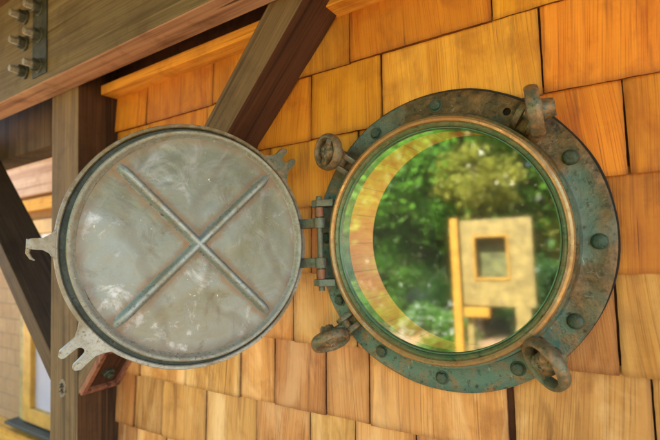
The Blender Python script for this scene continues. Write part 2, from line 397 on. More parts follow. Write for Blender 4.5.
for ci in range(len(lines)-1):
    if ci < 4: continue
    zb, zt = lines[ci], min(lines[ci-1]+.012, .482)
    s = [x for x in seams.get(ci, [])]
    if not s:
        x = X0+random.uniform(.05, .18)
        while x < .3: s.append(x); x += random.uniform(.08, .22)
    x = s[-1]+random.uniform(.09, .2)
    while x < X1-.05: s.append(x); x += random.uniform(.08, .22)
    xs = [X0]+s+[X1]
    near = 4 <= ci <= 11
    for a, b in zip(xs[:-1], xs[1:]):
        fine = near and a < .45
        g = random.uniform(.0009, .0019)
        ga = g; gb = g
        if ci == 9 and abs(b-.049) < .001: gb = .006
        if ci == 9 and abs(a-.049) < .001: ga = .006
        nx = max(2, int((b-a)/.008)) if fine else 1
        nz = max(3, int((zt-zb)/.008)) if fine else 1
        dz = random.uniform(-.0012, .0012); tilt = random.uniform(-.003, .003)
        thick = random.uniform(.008, .012); yo = random.uniform(-.0015, .0012); cup = random.uniform(-.0015, .002)
        rn = random.random(); tn = min(1, max(0, tone.get(ci, .5 if ci > 11 else .1)+random.uniform(-.10, .12)))
        sa, sb = random.uniform(-.0012, .0012), random.uniform(-.0012, .0012)
        grid = []
        for j in range(nz+1):
            row = []
            for i in range(nx+1):
                u, v = i/nx, j/nz
                z = zb+dz+tilt*(u-.5)*(1-v) + v*(zt-zb-dz)
                if j == 0 and fine: z += .0007*mnoise.noise(Vector((a*50+u*9, ci, 0)))+.0008*mnoise.noise(Vector((a*90+u*40, ci, 3)))
                x = a+ga+sa*v+(b-a-ga-gb+(sb-sa)*v)*u
                if (i == 0 or i == nx) and fine: x += .0007*mnoise.noise(Vector((z*60, a*90, i)))
                y = -thick*(1-v*.95)+.004+yo + cup*(2*u-1)**2*(1-v)
                if fine: y += .0011*mnoise.noise(Vector((x*34+rn*50, z*5, rn*9)))
                # eased arrises
                if fine:
                    if i == 0 or i == nx: y += .0010
                    if j == 0: y += .0008
                vv = bm.verts.new((x, y, z))
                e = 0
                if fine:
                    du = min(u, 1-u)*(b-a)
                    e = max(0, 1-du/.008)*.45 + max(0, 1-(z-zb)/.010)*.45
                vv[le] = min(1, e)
                row.append(vv)
            grid.append(row)
        def F(vs):
            c_ = sum((q.co for q in vs), Vector())/len(vs)
            if math.hypot(c_.x-PC.x, c_.z-PC.z) < .222: return
            f = bm.faces.new(vs); f[lr] = rn; f[lt] = tn
        for j in range(nz):
            for i in range(nx): F((grid[j][i], grid[j][i+1], grid[j+1][i+1], grid[j+1][i]))
        # butt and side faces reach back to the sheathing
        bk = [bm.verts.new((q.co.x, .0075, q.co.z+.0015)) for q in grid[0]]; fb = [bm.verts.new(q.co) for q in grid[0]]
        for q in bk+fb: q[le] = 1
        for i in range(nx): F((bk[i], bk[i+1], fb[i+1], fb[i]))
        for i, sgn in ((0, 1), (nx, -1)):
            col = [grid[j][i] for j in range(nz+1)]
            bc = [bm.verts.new((q.co.x, .0075, q.co.z)) for q in col]
            for q in bc: q[le] = 1
            for j in range(nz):
                vs = (bc[j], col[j], col[j+1], bc[j+1]); F(vs if sgn > 0 else vs[::-1])
loose = [v for v in bm.verts if not v.link_faces]
bmesh.ops.delete(bm, geom=loose, context='VERTS')
W(obj('shingles', bm, M_cedar, wall, norm=False))
# sheathing with the round opening
def holed_plate(bm, x0, x1, z0, z1, y0, y1, r, n=96):
    def rim(a):
        c, s = math.cos(a), math.sin(a)
        k = min(((x1-PC.x)/c if c > 1e-9 else (x0-PC.x)/c if c < -1e-9 else 1e9), ((z1-PC.z)/s if s > 1e-9 else (z0-PC.z)/s if s < -1e-9 else 1e9))
        return PC.x+c*k, PC.z+s*k
    angs = [2*PI*i/n for i in range(n)]+[math.atan2(zz-PC.z, xx-PC.x) % (2*PI) for xx in (x0, x1) for zz in (z0, z1)]
    angs = sorted(angs); R = []
    for a in angs:
        ix, iz = PC.x+r*math.cos(a), PC.z+r*math.sin(a); ox, oz = rim(a)
        R.append([bm.verts.new(p) for p in ((ix, y0, iz), (ox, y0, oz), (ox, y1, oz), (ix, y1, iz))])
    m = len(R)
    for i in range(m):
        p, q = R[i], R[(i+1) % m]
        for k in range(4): bm.faces.new((p[k], p[(k+1) % 4], q[(k+1) % 4], q[k]))
bm = bmesh.new(); holed_plate(bm, -1.0195, 2.2, -1.6, 1.0, .0085, .115, .2085)
W(obj('sheathing', bm, M_cover, wall))
bm = bmesh.new()
MY = frame((PC.x, 0, PC.z), (0, -1, 0))     # local Z = towards the viewer
lathe(bm, [(.205, -.135), (.205, .004), (.208, .004), (.208, -.135)], 160, MY)
W(obj('round_reveal', bm, M_reveal, wall, True))
bm = bmesh.new(); boxr(bm, -1.0185, 2.2, -.045, .004, .4615, .489, .002)
W(obj('trim_board', bm, M_board, wall))
# thin face casing of the reveal inside the room, and the room itself
bm = bmesh.new(); lathe(bm, [(.2085, -.121), (.2085, -.139), (.25, -.139), (.25, -.121)], 96, MY)
W(obj('inner_casing', bm, M_reveal, wall, True))
bm = bmesh.new()
for q in ((-1.015, .75, 2.6, 2.65, -1.6, 1.0), (-1.015, -.965, .116, 2.6, -1.6, 1.0), (2.15, 2.2, .116, 2.6, -1.6, -.9), (-.965, 2.15, .116, 2.6, .95, 1.0), (-.965, 2.15, .116, 2.6, -1.6, -1.55)):
    boxr(bm, *q)  # unseen opening at right and back, added to light the reveal
room = obj('room_walls', bm, M_dark); tag(room, kind='structure')

# ------------------------------------------------------------------ timber frame
def two_tone(name, build, front, side, parent, sidetest):
    pass
def face_mats(o, mats, fn):
    for m in mats: o.data.materials.append(m)
    for p in o.data.polygons: p.material_index = fn(p)
# main beam
beam = thing('timber_beam', 'heavy olive brown weathered beam at top left with six bolts', 'beam', (-.4, -.144, .468))
bm = bmesh.new(); boxr(bm, -2.2+.4, 2.2+.4, -.037, .0365, 0, .30, .004)
o = obj('beam_timber', bm, M_beam, beam); face_mats(o, [M_beamb], lambda p: 1 if p.normal.z < -.7 else 0)
bm = bmesh.new(); boxr(bm, -1.113+.4, -1.034+.4, -.0405, -.0375, .02, .262, .001)
obj('connector_plate', bm, plain('black_plate', (.035, .038, .022), .6, .2, .5, 60), beam)
M_nut = patina('dark_iron', (.05, .055, .035), (.09, .08, .05), (.06, .075, .05), (.02, .02, .015), 50, .5, .5)
M_stud = patina('steel_stud', (.26, .24, .17), (.17, .15, .10), (.32, .31, .25), (.12, .10, .06), 60, .5, .42)
for (x, z) in ((-1.160, .679), (-1.160, .602), (-1.158, .520), (-1.075, .676), (-1.075, .600), (-1.075, .516)):
    x += .4; z -= .468
    bm = bmesh.new(); cyl(bm, (x, -.040, z), (x, -.078, z), .0092, n=16, bev=.0015)
    for k in range(7): lathe(bm, [(.0088, .001+k*.0028+.014), (.0100, .0024+k*.0028+.014), (.0088, .0036+k*.0028+.014)], 16, frame((x, -.040, z), (0, -1, 0)))
    b = obj('bolt', bm, M_stud, beam, True)
    bm = bmesh.new(); cyl(bm, (x, -.0372, z), (x, -.0435, z), .0205, n=24, bev=.0012)
    obj('washer', bm, M_nut, b, True)
    bm = bmesh.new(); cyl(bm, (x, -.0435, z), (x, -.0590, z), .0165, n=6, bev=.0015)
    obj('nut', bm, M_nut, b)
# post
post = thing('timber_post', 'square weathered post with a knot, standing under the beam', 'post', (-1.095, -.035, -1.56))
bm = bmesh.new(); boxr(bm, -.073, .073, -.072, .095, 0, 2.52, .003)
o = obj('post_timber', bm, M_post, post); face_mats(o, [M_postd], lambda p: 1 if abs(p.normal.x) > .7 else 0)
bm = bmesh.new()
M_knot = plain('knot_wood', (.035, .025, .016), .7, 0, .4, 60)
mk = frame((-.002, -.0722, 1.199), (0, -1, 0))
for (pr) in ([(.0, -.004), (.006, -.003), (.010, .0008), (.013, .0012), (.015, -.001)],):
    lathe(bm, pr, 40, mk @ Matrix.Diagonal((1, 1.5, 1, 1)), closed=False, wob=.15)
obj('knot', bm, M_knot, post, True)
bm = bmesh.new(); lathe(bm, [(.009, -.002), (.010, .0016), (.0135, .0022), (.0165, .0012), (.017, -.002)], 40, mk @ Matrix.Diagonal((1, 1.45, 1, 1)), closed=False, wob=.12)
obj('knot_rim', bm, plain('grey_knot', (.20, .17, .12), .7, 0, .4, 90), post, True)
# main diagonal brace: (x,z) front face, extruded from Y -.107 back to the wall
def brace(name, label, pts, y0, y1, ma, mb, extra=None):
    th = thing(name, label, 'brace', (pts[0][0], (y0+y1)/2, pts[0][1]))
    c0 = Vector(((pts[0][0]+pts[1][0]+pts[2][0]+pts[3][0])/4, (y0+y1)/2, (pts[0][1]+pts[1][1]+pts[2][1]+pts[3][1])/4))
    d = Vector((pts[1][0]-pts[0][0], 0, pts[1][1]-pts[0][1])).normalized()
    Mo = frame(c0, d, (0, -1, 0))   # local Z along the grain
    bm = bmesh.new()
    A = [bm.verts.new((p[0], y0, p[1])) for p in pts]; B = [bm.verts.new((p[0], y1, p[1])) for p in pts]
    bm.faces.new(A); bm.faces.new(B[::-1])
    for i in range(4): bm.faces.new((A[i], B[i], B[(i+1) % 4], A[(i+1) % 4]))
    bevel(bm, .003); bmesh.ops.recalc_face_normals(bm, faces=bm.faces[:])
    bm.transform(Mo.inverted())
    o = obj('brace_timber', bm, ma, th); o.matrix_parent_inverse = Matrix.Translation(-Vector(th.location)); o.matrix_basis = Mo
    Y = Mo.to_3x3()
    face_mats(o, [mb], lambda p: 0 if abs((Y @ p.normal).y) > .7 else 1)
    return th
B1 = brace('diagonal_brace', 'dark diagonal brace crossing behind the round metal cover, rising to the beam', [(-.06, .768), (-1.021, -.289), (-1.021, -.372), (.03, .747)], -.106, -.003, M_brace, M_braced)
def Wb(o, th): o.matrix_parent_inverse = Matrix.Translation(-Vector(th.location)); return o
# bolted red foot of the brace: shallow open box with a bolt end in it, on the underside by the post
dv = Vector((-.97, 0, -1.07)).normalized(); nv = Vector((.74, 0, -.672)).normalized()
Mf = Matrix(((dv.x, 0, nv.x, -.955), (0, 1, 0, -.0545), (dv.z, 0, nv.z, -.2985), (0, 0, 0, 1)))
bm = bmesh.new()
for q in ((-.085, .085, -.0525, -.040), (-.085, .085, .040, .0525), (-.085, -.072, -.040, .040), (.072, .085, -.040, .040)):
    box(bm, ((q[0]+q[1])/2, (q[2]+q[3])/2, .004), (q[1]-q[0], q[3]-q[2], .016), Mf, .0015)
f = Wb(obj('brace_shoe', bm, M_redwood, B1), B1)
bm = bmesh.new(); cyl(bm, Mf @ Vector((.02, 0, -.003)), Mf @ Vector((.02, 0, .012)), .017, n=6, bev=.002); cyl(bm, Mf @ Vector((.02, 0, .012)), Mf @ Vector((.02, 0, .022)), .009, n=14, bev=.002)
Wb(obj('bolt', bm, M_nut, B1), B1)
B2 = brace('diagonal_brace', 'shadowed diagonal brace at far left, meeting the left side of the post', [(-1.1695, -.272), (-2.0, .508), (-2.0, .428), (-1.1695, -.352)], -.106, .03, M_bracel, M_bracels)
# rear beam at left
rb = thing('rear_beam', 'dark horizontal timber behind the post at upper left', 'beam', (-1.9, .08, .40))
bm = bmesh.new(); boxr(bm, -.8, .7295, -.05, .05, 0, .22, .003)
obj('beam_timber', bm, M_bracel, rb)

# ------------------------------------------------------------------ porch roof
roof = thing('porch_roof', 'boarded porch roof over the shingle wall, above the frame', 'roof', (.2, -.7, .80))
bm = bmesh.new()
y = -.80
while y < .95:
    boxr(bm, -2.4, 2.4, y, y+.137, .0, .02, .002); y += .14
while y < 1.5:
    boxr(bm, -3.4, -1.24, y, y+.137, .0, .02, .002); y += .14  # unseen rear boards added at left to keep sun off the far brace
obj('roof_boards', bm, M_soffit, roof)
for x in (-2.2, -1.4, -.6, .2, 1.0, 1.8):
    bm = bmesh.new(); boxr(bm, x-.02, x+.02, -.80, .5, -.0315, -.0015, .002); obj('rafter', bm, M_soffit, roof)
for x in (-1.36, 2.3):
    pp = thing('porch_post', 'slim orange timber post at the %s outer corner of the porch' % ('left' if x < 0 else 'right'), 'post', (x, -1.46, -1.56), group='posts at the outer edge of the porch')
    bm = bmesh.new(); boxr(bm, -.045, .045, -.045, .045, 0, 2.328, .003); obj('post_timber', bm, M_reveal0, pp)

# ------------------------------------------------------------------ porthole
PH = thing('porthole', 'round bronze ship porthole with thick patinated flange set in the shingle wall', 'porthole', (PC.x, 0, PC.z))
L0 = frame((0, 0, 0), (0, -1, 0))           # lathe frame, local Z -> -Y (towards the viewer)
def pol(r, deg, h=0): a = math.radians(deg); return Vector((r*math.cos(a), -h, r*math.sin(a)))
HOLE = 59
# flange with a real empty bolt hole: lathe by sectors, then carve with a boolean-free inset
bm = bmesh.new()
lathe(bm, [(.2485, .0075), (.2500, .0095), (.2500, .0125), (.2465, .0155), (.232, .0162), (.214, .0166), (.2085, .0190), (.2055, .0260), (.2050, .0420), (.196, .0420), (.192, .030), (.192, -.010), (.205, -.012), (.205, .0075)], 240, L0, wob=.006)
cut = bmesh.new(); p = pol(.2275, HOLE); cyl(cut, p+Vector((0, .002, 0)), p+Vector((0, -.03, 0)), .0062, n=24)
fl = obj('flange', bm, M_flange, PH, False)
co = obj('cutter', cut, M_flange)
co.matrix_world = Matrix.Translation(PH.location)
md = fl.modifiers.new('b', 'BOOLEAN'); md.object = co; md.operation = 'DIFFERENCE'; md.solver = 'EXACT'
bpy.context.view_layer.update()
dg = bpy.context.evaluated_depsgraph_get(); me = bpy.data.meshes.new_from_object(fl.evaluated_get(dg))
fl.modifiers.clear(); fl.data = me; bpy.data.objects.remove(co)
me.shade_smooth(); me.set_sharp_from_angle(angle=math.radians(38))
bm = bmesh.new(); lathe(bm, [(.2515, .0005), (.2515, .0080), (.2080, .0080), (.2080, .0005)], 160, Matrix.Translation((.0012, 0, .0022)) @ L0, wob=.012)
obj('shade_ring', bm, M_dark, PH, True)  # contact shade of the flange as an added dark ring, offset up-right
# bezel (glass frame)
bm = bmesh.new()
lathe(bm, [(.2005, .0425), (.2015, .0470), (.1995, .0510), (.1960, .0520), (.1925, .0500), (.1915, .0460), (.1895, .0425)], 240, L0, wob=.003)
obj('bezel', bm, M_bezel, PH, True)
bm = bmesh.new()
lathe(bm, [(.1918, .0424), (.1918, .0455), (.1885, .0465), (.1855, .0440), (.1840, .0380), (.1825, .0370), (.1825, .0330), (.1840, .0050), (.1915, .0050), (.1915, .0424)], 200, L0)
obj('glass_seat', bm, M_inner, PH, True)
bm = bmesh.new()
lathe(bm, [(.1838, .0385), (.1838, .0415), (.1822, .0415), (.1822, .0385)], 160, L0)
obj('gasket', bm, plain('green_gasket', (.06, .17, .08), .5, 0, .3, 40), PH, True)
# glass: a disc with thickness
bm = bmesh.new()
n = 128; a_ = [bm.verts.new(pol(.1828, 360*i/n, .0365)) for i in range(n)]
bm.faces.new(a_)
gl = obj('glass', bm, M_glass, PH)
# bolts round the flange
for i, dg_ in enumerate([89, 29, -3, -33, -61, -92, -121, -152, 177, 119]):
    bm = bmesh.new(); p = pol(.2285, dg_, .0158)
    big = dg_ in (29, -3, -33)
    r = .0112 if big else .0092
    M = frame(p, (0, -1, 0), pol(1, dg_ + random.uniform(-20, 20)))
    if big:
        lathe(bm, [(.0, .0085), (r*.55, .0080), (r*.85, .0062), (r, .0030), (r, -.001)], 28, M, closed=False)
        box(bm, (0, 0, .0082), (r*1.1, .0022, .0008), M)
    else:
        cyl(bm, p, p+Vector((0, -.0072, 0)), r, n=(6 if i % 2 else 8), bev=.0018)
        cyl(bm, p, p+Vector((0, -.0015, 0)), r*1.25, n=24, bev=.0005)
    obj('bolt', bm, M_bolt, PH, True)
# dogs: swing bolt with a ring nut, between two ears on the flange
def ringnut(R, rt, M, arms=2, ang0=0.0, theta=0):
    bm = bmesh.new(); n, m = 48, 12
    V = [[None]*m for _ in range(n)]
    for i in range(n):
        a = 2*PI*i/n
        for k in range(m):
            b = 2*PI*k/m
            k_ = 1+.12*mnoise.noise(Vector((math.cos(a)*2.2+theta, math.sin(a)*2.2, b))); rr = R + rt*.80*k_*math.cos(b); h = rt*1.45*k_*math.sin(b)
            V[i][k] = bm.verts.new(M @ Vector((rr*math.cos(a), rr*math.sin(a), h)))
    for i in range(n):
        for k in range(m): bm.faces.new((V[i][k], V[(i+1) % n][k], V[(i+1) % n][(k+1) % m], V[i][(k+1) % m]))
    for j in range(arms):
        a = ang0+2*PI*j/arms
        box(bm, (R*.52, 0, 0), (R*.95, rt*2.1, rt*1.5), M @ Matrix.Rotation(a, 4, 'Z'), .0012)
    return bm
def dog(theta, ctr, axis, root, R=.0275, ang0=.4, arms=2, up=(0, 0, 1)):
    ctr = Vector(ctr)-Vector(PH.location); root = Vector(root)-Vector(PH.location); axis = Vector(axis).normalized()
    e = pol(1, theta); tan = Vector((-e.z, 0, e.x))
    # ears: a two-pronged bracket cast on the flange
    bm = bmesh.new()
    for s in (-1, 1):
        base = pol(.230, theta, .014)+tan*s*.0125
        M = Matrix(((e.x, 0, tan.x, base.x), (0, -1, 0, base.y), (e.z, 0, tan.z, base.z), (0, 0, 0, 1)))
        prism(bm, [(-.024, -.002), (.019, -.002), (.021, .014), (.014, .026), (.001, .027), (-.016, .016), (-.024, .006)], -.0052, .0052, M, .0022)
    base = pol(.226, theta, .014)
    M = Matrix(((e.x, 0, tan.x, base.x), (0, -1, 0, base.y), (e.z, 0, tan.z, base.z), (0, 0, 0, 1)))
    prism(bm, [(-.020, 0), (.022, 0), (.018, .006), (-.016, .005)], -.013, .013, M, .001)
    ear = obj('dog_bracket', bm, M_dog, PH, True)
    bm = bmesh.new(); pv = pol(.236, theta, .030); cyl(bm, pv-tan*.019, pv+tan*.019, .0042, n=14, bev=.001)
    obj('pivot_pin', bm, M_bolt, ear, True)
    # swing bolt
    bm = bmesh.new()
    tip = ctr+axis*.010
    mid = ctr-axis*.016
    sweep(bm, [pv, pv.lerp(mid, .35), mid, tip], [.0078, .0062, .0058, .0055], 14)
    cyl(bm, pv-tan*.0075, pv+tan*.0075, .0090, n=18, bev=.001)
    D = obj('swing_bolt', bm, M_dog, PH, True)
    M = frame(ctr, axis, up)
    h = obj('ring_handle', ringnut(R, .0068, M, arms, ang0, theta), M_dog, D, True)
    bm = bmesh.new(); lathe(bm, [(.0, .0115), (.0060, .0110), (.0068, .0090), (.0125, .0075), (.0165, .0030), (.0175, -.0050), (.0155, -.013), (.0125, -.026), (0, -.026)], 28, M, closed=False, wob=.05)
    obj('hub_nut', bm, M_dog, D, True)
dog(139, (-.229, -.068, .172), (-.313, -.949, -.031), (-.201, -.03, .153), R=.0285, ang0=1.1)
dog(50, (.116, -.050, .183), (-.991, -.096, -.098), (.137, -.02, .167), .0335, 1.3)
dog(-50, (.109, -.055, -.175), (-.677, -.625, -.388), (.128, -.02, -.15), .0335, .9)
dog(-140, (-.246, -.055, -.172), (.49, -.25, -.83), (-.215, -.03, -.157), .0315, .2)
# hinge on the flange
PIN = Vector((-.270, -.043, 0))-Vector((PC.x, 0, PC.z))
bm = bmesh.new()
for (z0, z1) in ((.071, .084), (-.079, -.066)):
    M = Matrix.Translation((0, 0, 0))
    x0 = PIN.x
    prism(bm, [(x0-.012, -.052), (x0+.004, -.056), (x0+.030, -.042), (x0+.033, -.020), (x0+.030, -.012), (x0+.026, -.004), (x0+.010, -.004), (x0-.010, -.026)], z0, z1, M, .0018)
boxr(bm, x0+.008, x0+.022, -.020, -.004, -.079, .084, .002)
hb = obj('hinge_bracket', bm, M_hinge, PH)
bm = bmesh.new(); cyl(bm, (PIN.x, PIN.y, -.088), (PIN.x, PIN.y, .092), .0058, n=18, bev=.0015)
obj('hinge_pin', bm, M_hinge, hb, True)
for (z0, z1) in ((.052, .0705), (-.0655, -.047)):
    bm = bmesh.new(); cyl(bm, (PIN.x, PIN.y, z0), (PIN.x, PIN.y, z1), .0092, n=22, bev=.001)
    obj('hinge_bush', bm, M_hingec, hb, True)

# ------------------------------------------------------------------ storm cover (deadlight)
DC = Vector((-.4048, -.2243, .0109)); U = Vector((.4485, .8938, 0)); Nn = Vector((.8938, -.4485, 0))
MD = Matrix(((U.x, 0, Nn.x, DC.x-PC.x), (U.y, 0, Nn.y, DC.y), (0, 1, 0, DC.z-PC.z), (0, 0, 0, 1)))
# columns: local x=U, y=Z, z=N
def cov(name, bm, mat, parent, smooth=True):
    return obj(name, bm, mat, parent, smooth)
bm = bmesh.new()
lathe(bm, [(.2085, -.016), (.2100, -.012), (.2100, -.0010), (.2090, .0008), (.2045, .0010), (.2030, -.0005), (.2026, -.008), (.1900, -.008), (.1600, -.009), (.1600, -.018), (.200, -.018)], 220, MD, wob=.004)
rimo = cov('storm_cover', bm, M_rim, PH)
bm = bmesh.new(); lathe(bm, [(.2024, -.0075), (.2024, -.0055), (.1985, -.0045), (.1946, -.0042), (.1940, .0160), (.1920, .0175), (.1915, .0160), (.1915, -.0075)], 200, MD)
cov('gasket_ring', bm, M_groove, rimo)
bm = bmesh.new(); lathe(bm, [(.1914, -.006), (.1925, .0170), (.1935, .0190), (.1916, .0206), (.1885, .0205), (.1860, .0185), (.1835, .0155), (.1790, .0128), (.1740, .0120), (.1740, -.006)], 200, MD, closed=True, wob=.004, seed=4)
cov('inner_lip', bm, M_lip, rimo)
# pan with gentle dents
bm = bmesh.new(); prev = None; nR, nA = 48, 160
ctr = bm.verts.new(MD @ Vector((0, 0, .0135)))
for i in range(1, nR+1):
    r = .1805*i/nR; ring = []
    for k in range(nA):
        a = 2*PI*k/nA; x, y = r*math.cos(a), r*math.sin(a)
        h = .0130+.0011*mnoise.noise(Vector((x*14, y*14, 1.3)))+.0005*mnoise.noise(Vector((x*45, y*45, 7)))+.0015*max(0, (r-.160)/.0205)**2
        ring.append(bm.verts.new(MD @ Vector((x, y, h))))
    for k in range(nA):
        if prev is None: bm.faces.new((ctr, ring[k], ring[(k+1) % nA]))
        else: bm.faces.new((prev[k], ring[k], ring[(k+1) % nA], prev[(k+1) % nA]))
    prev = ring
cov('pan', bm, M_pan, rimo)
# ribs
def rib(a, half, w=.0076, h=.0140, skipc=0):
    b = bmesh.new(); n = 40; rows = []
    prof = [(-1.7, -.12), (-1.25, .02), (-.98, .22), (-.70, .70), (-.48, .93), (-.22, 1.0), (.22, 1.0), (.48, .93), (.70, .70), (.98, .22), (1.25, .02), (1.7, -.12)]
    for i in range(n+1):
        s = -half+2*half*i/n; tpr = min(1, (half-abs(s))/.022+.02); tpr = math.sin(min(1, tpr)*PI/2)
        rows.append([b.verts.new(MD @ (Matrix.Rotation(a, 4, 'Z') @ Vector((s, q[0]*w*(.7+.3*tpr), .0128+q[1]*h*tpr+.0002*mnoise.noise(Vector((s*60, q[0], a))))))) for q in prof])
    for i in range(n):
        for j in range(len(prof)-1): b.faces.new((rows[i][j], rows[i+1][j], rows[i+1][j+1], rows[i][j+1]))
    return b
cov('rib', rib(math.radians(-46), .179), M_rib, rimo)
cov('rib', rib(math.radians(43.5), .180, .0074, .0140), M_rib, rimo)
# fork lugs
def fork(ang, L=.050, w=.021, gap=.0078, bend=0):
    th = math.radians(ang)
    M = MD @ Matrix.Rotation(th, 4, 'Z')
    b = bmesh.new(); r0 = .206
    pts = [(r0-.002, -.036), (r0+.010, -.026), (r0+.020, -w+.001), (r0+L-.006, -w), (r0+L, -w+.005), (r0+L, -gap-.003), (r0+L-.004, -gap)]
    for k in range(0, 9):
        a = -PI/2-PI*k/8; pts.append((r0+.030+.0078*math.cos(a), gap*math.sin(a)*1.0))
    pts += [(r0+L-.004, gap), (r0+L, gap+.003), (r0+L, w-.005), (r0+L-.006, w), (r0+.020, w-.001), (r0+.010, .026), (r0-.002, .036)]
    prism(b, pts, -.012, .0006, M, .0008)
    return b
cov('fork_lug', fork(-138, .052), M_rim, rimo, False)
cov('fork_lug', fork(43, .046, .020), M_dog, rimo, False)
b = bmesh.new(); M = MD @ Matrix.Rotation(math.radians(178.5), 4, 'Z')
prism(b, [(.206, -.026), (.213, -.013), (.222, -.0075), (.236, -.0065), (.243, -.0075), (.243, .0075), (.236, .0065), (.222, .0075), (.213, .013), (.206, .026)], -.012, .002, M, .0015)
sweep(b, [M @ Vector((.2395, .004, -.004)), M @ Vector((.2410, .013, -.004)), M @ Vector((.2365, .021, -.003)), M @ Vector((.232, .024, -.002))], [.0035, .0028, .0022, .001], 10)
cov('catch_lug', b, M_rim, rimo, True)
# hinge arms
for (z0, z1) in ((.0315, .0495), (-.0445, -.0265)):
    b = bmesh.new(); zc = (z0+z1)/2
    pin = PIN.copy(); pin.z = zc
    e0 = MD @ Vector((.2045, 0, -.007)); e0.z = zc
    d = (pin-e0); Lh = d.length; x = d.normalized(); y = Vector((0, 0, 1)).cross(x)
    M = Matrix(((x.x, y.x, 0, e0.x), (x.y, y.y, 0, e0.y), (0, 0, 1, zc), (0, 0, 0, 1)))
    prism(b, [(-.004, -.011), (Lh, -.0085), (Lh, .0085), (-.004, .008)], z0-zc, z1-zc, M, .0015)
    cyl(b, (pin.x, pin.y, z0-.0005), (pin.x, pin.y, z1+.0005), .0115, n=24, bev=.001)
    cov('hinge_arm', b, M_hinge, rimo, True)

# ------------------------------------------------------------------ neighbouring house at left
house = thing('neighbouring_house', 'blurred house wall with a yellow window beyond the post at lower left', 'house', (-3.6, .9, -1.6))
Wh = lambda o: Wb(o, house)
t = NT('house_siding'); O = t.tc.outputs['Object']
bk = t.new('TexBrick'); bk.inputs['Scale'].default_value = 1; bk.inputs['Brick Width'].default_value = .16; bk.inputs['Row Height'].default_value = .12; bk.inputs['Mortar Size'].default_value = .006
bk.inputs['Color1'].default_value = (.42, .23, .085, 1); bk.inputs['Color2'].default_value = (.50, .30, .13, 1); bk.inputs['Mortar'].default_value = (.28, .15, .06, 1)
rot = t.new('SeparateXYZ'); t.lk(O, rot.inputs[0]); cx = t.new('CombineXYZ'); t.lk(rot.outputs[0], cx.inputs[0]); t.lk(rot.outputs[2], cx.inputs[1]); t.lk(cx.outputs[0], bk.inputs['Vector'])
no = t.noise(O, 14, 5, .65)
c = t.mix(t.ramp(no, [(.4, 0), (.7, .7)]), bk.outputs['Color'], (.25, .17, .09))
c = t.mix(t.ramp(t.noise(O, 5, 6, .7, 1.5), [(.42, 0), (.6, .7)]), c, (.40, .22, .09))
M_sid = t.done(c, .8)
bm = bmesh.new(); boxr(bm, -9, -1.6, .86, 1.1, -1.6, 1.9); Wh(obj('wall', bm, M_sid, house))
bm = bmesh.new(); boxr(bm, -9, -1.6, .80, .858, .47, 1.35, .004); boxr(bm, -9, -1.6, .785, .798, .72, .728)
Wh(obj('fascia', bm, timber('pink_boards', (.60, .36, .22), (.72, .46, .30), (.40, .17, .08), 'X', 12, .7), house))
bm = bmesh.new(); boxr(bm, -9, -1.6, .74, .798, .34, .425, .004); Wh(obj('rail', bm, M_board, house))
wf = bmesh.new()
for q in ((-3.56, -3.44, -1.19, .28), (-2.52, -2.40, -1.19, .28), (-3.44, -2.52, .18, .28), (-3.44, -2.52, -1.19, -1.09)): boxr(wf, q[0], q[1], .80, .87, q[2], q[3], .004)
wn = Wh(obj('window', wf, M_yellow, house))
bm = bmesh.new(); boxr(bm, -3.66, -3.565, .82, .872, -1.22, .30, .004)
Wh(obj('casing', bm, M_cream, house))
t = NT('window_pane'); nz = t.noise(t.tc.outputs['Object'], 3, 3)
bm = bmesh.new(); boxr(bm, -3.44, -2.52, .835, .855, -1.09, .18)
pn = obj('pane', bm, t.done(t.mix(nz, (.46, .42, .47), (.62, .58, .62)), .18, 0), wn)  # pale lilac base colour stands in for the outdoors reflected in the pane
bm = bmesh.new(); boxr(bm, -3.70, -2.38, .74, .87, -1.222, -1.20, .004); sl = obj('sill', bm, plain('dark_sill', (.035, .045, .030), .5), wn)
bm = bmesh.new(); boxr(bm, -9, -1.6, .76, .858, -1.44, -1.27, .004); Wh(obj('base_board', bm, M_board, house))

# ------------------------------------------------------------------ garden behind the viewer (seen in the glass)
def leaves(bm, lr, c, R, n, size, squash=.8, clumps=26, seed=0):
    rg = random.Random(seed); cl = []
    for _ in range(clumps):
        v = Vector((rg.gauss(0, 1), rg.gauss(0, 1), rg.gauss(0, 1))).normalized()*rg.uniform(.35, 1)**.6
        cl.append((Vector((v.x*R, v.y*R, v.z*R*squash)), rg.uniform(.16, .34)*R, rg.random()))
    for i in range(n):
        cc, rr, tn = cl[rg.randrange(clumps)]
        v = Vector((rg.gauss(0, .5), rg.gauss(0, .5), rg.gauss(0, .42)))*rr
        p = Vector(c)+cc+v; s = size*rg.uniform(.6, 1.4)
        M = Matrix.Rotation(rg.uniform(0, 6.28), 3, 'Z') @ Matrix.Rotation(rg.gauss(.3, .6), 3, 'X')
        q = [M @ Vector(k)*s+p for k in ((0, -.5, 0), (.30, 0, .06), (0, .55, 0), (-.30, 0, .06))]
        f = bm.faces.new([bm.verts.new(k) for k in q]); f[lr] = min(1, max(0, tn*.6+rg.random()*.4))
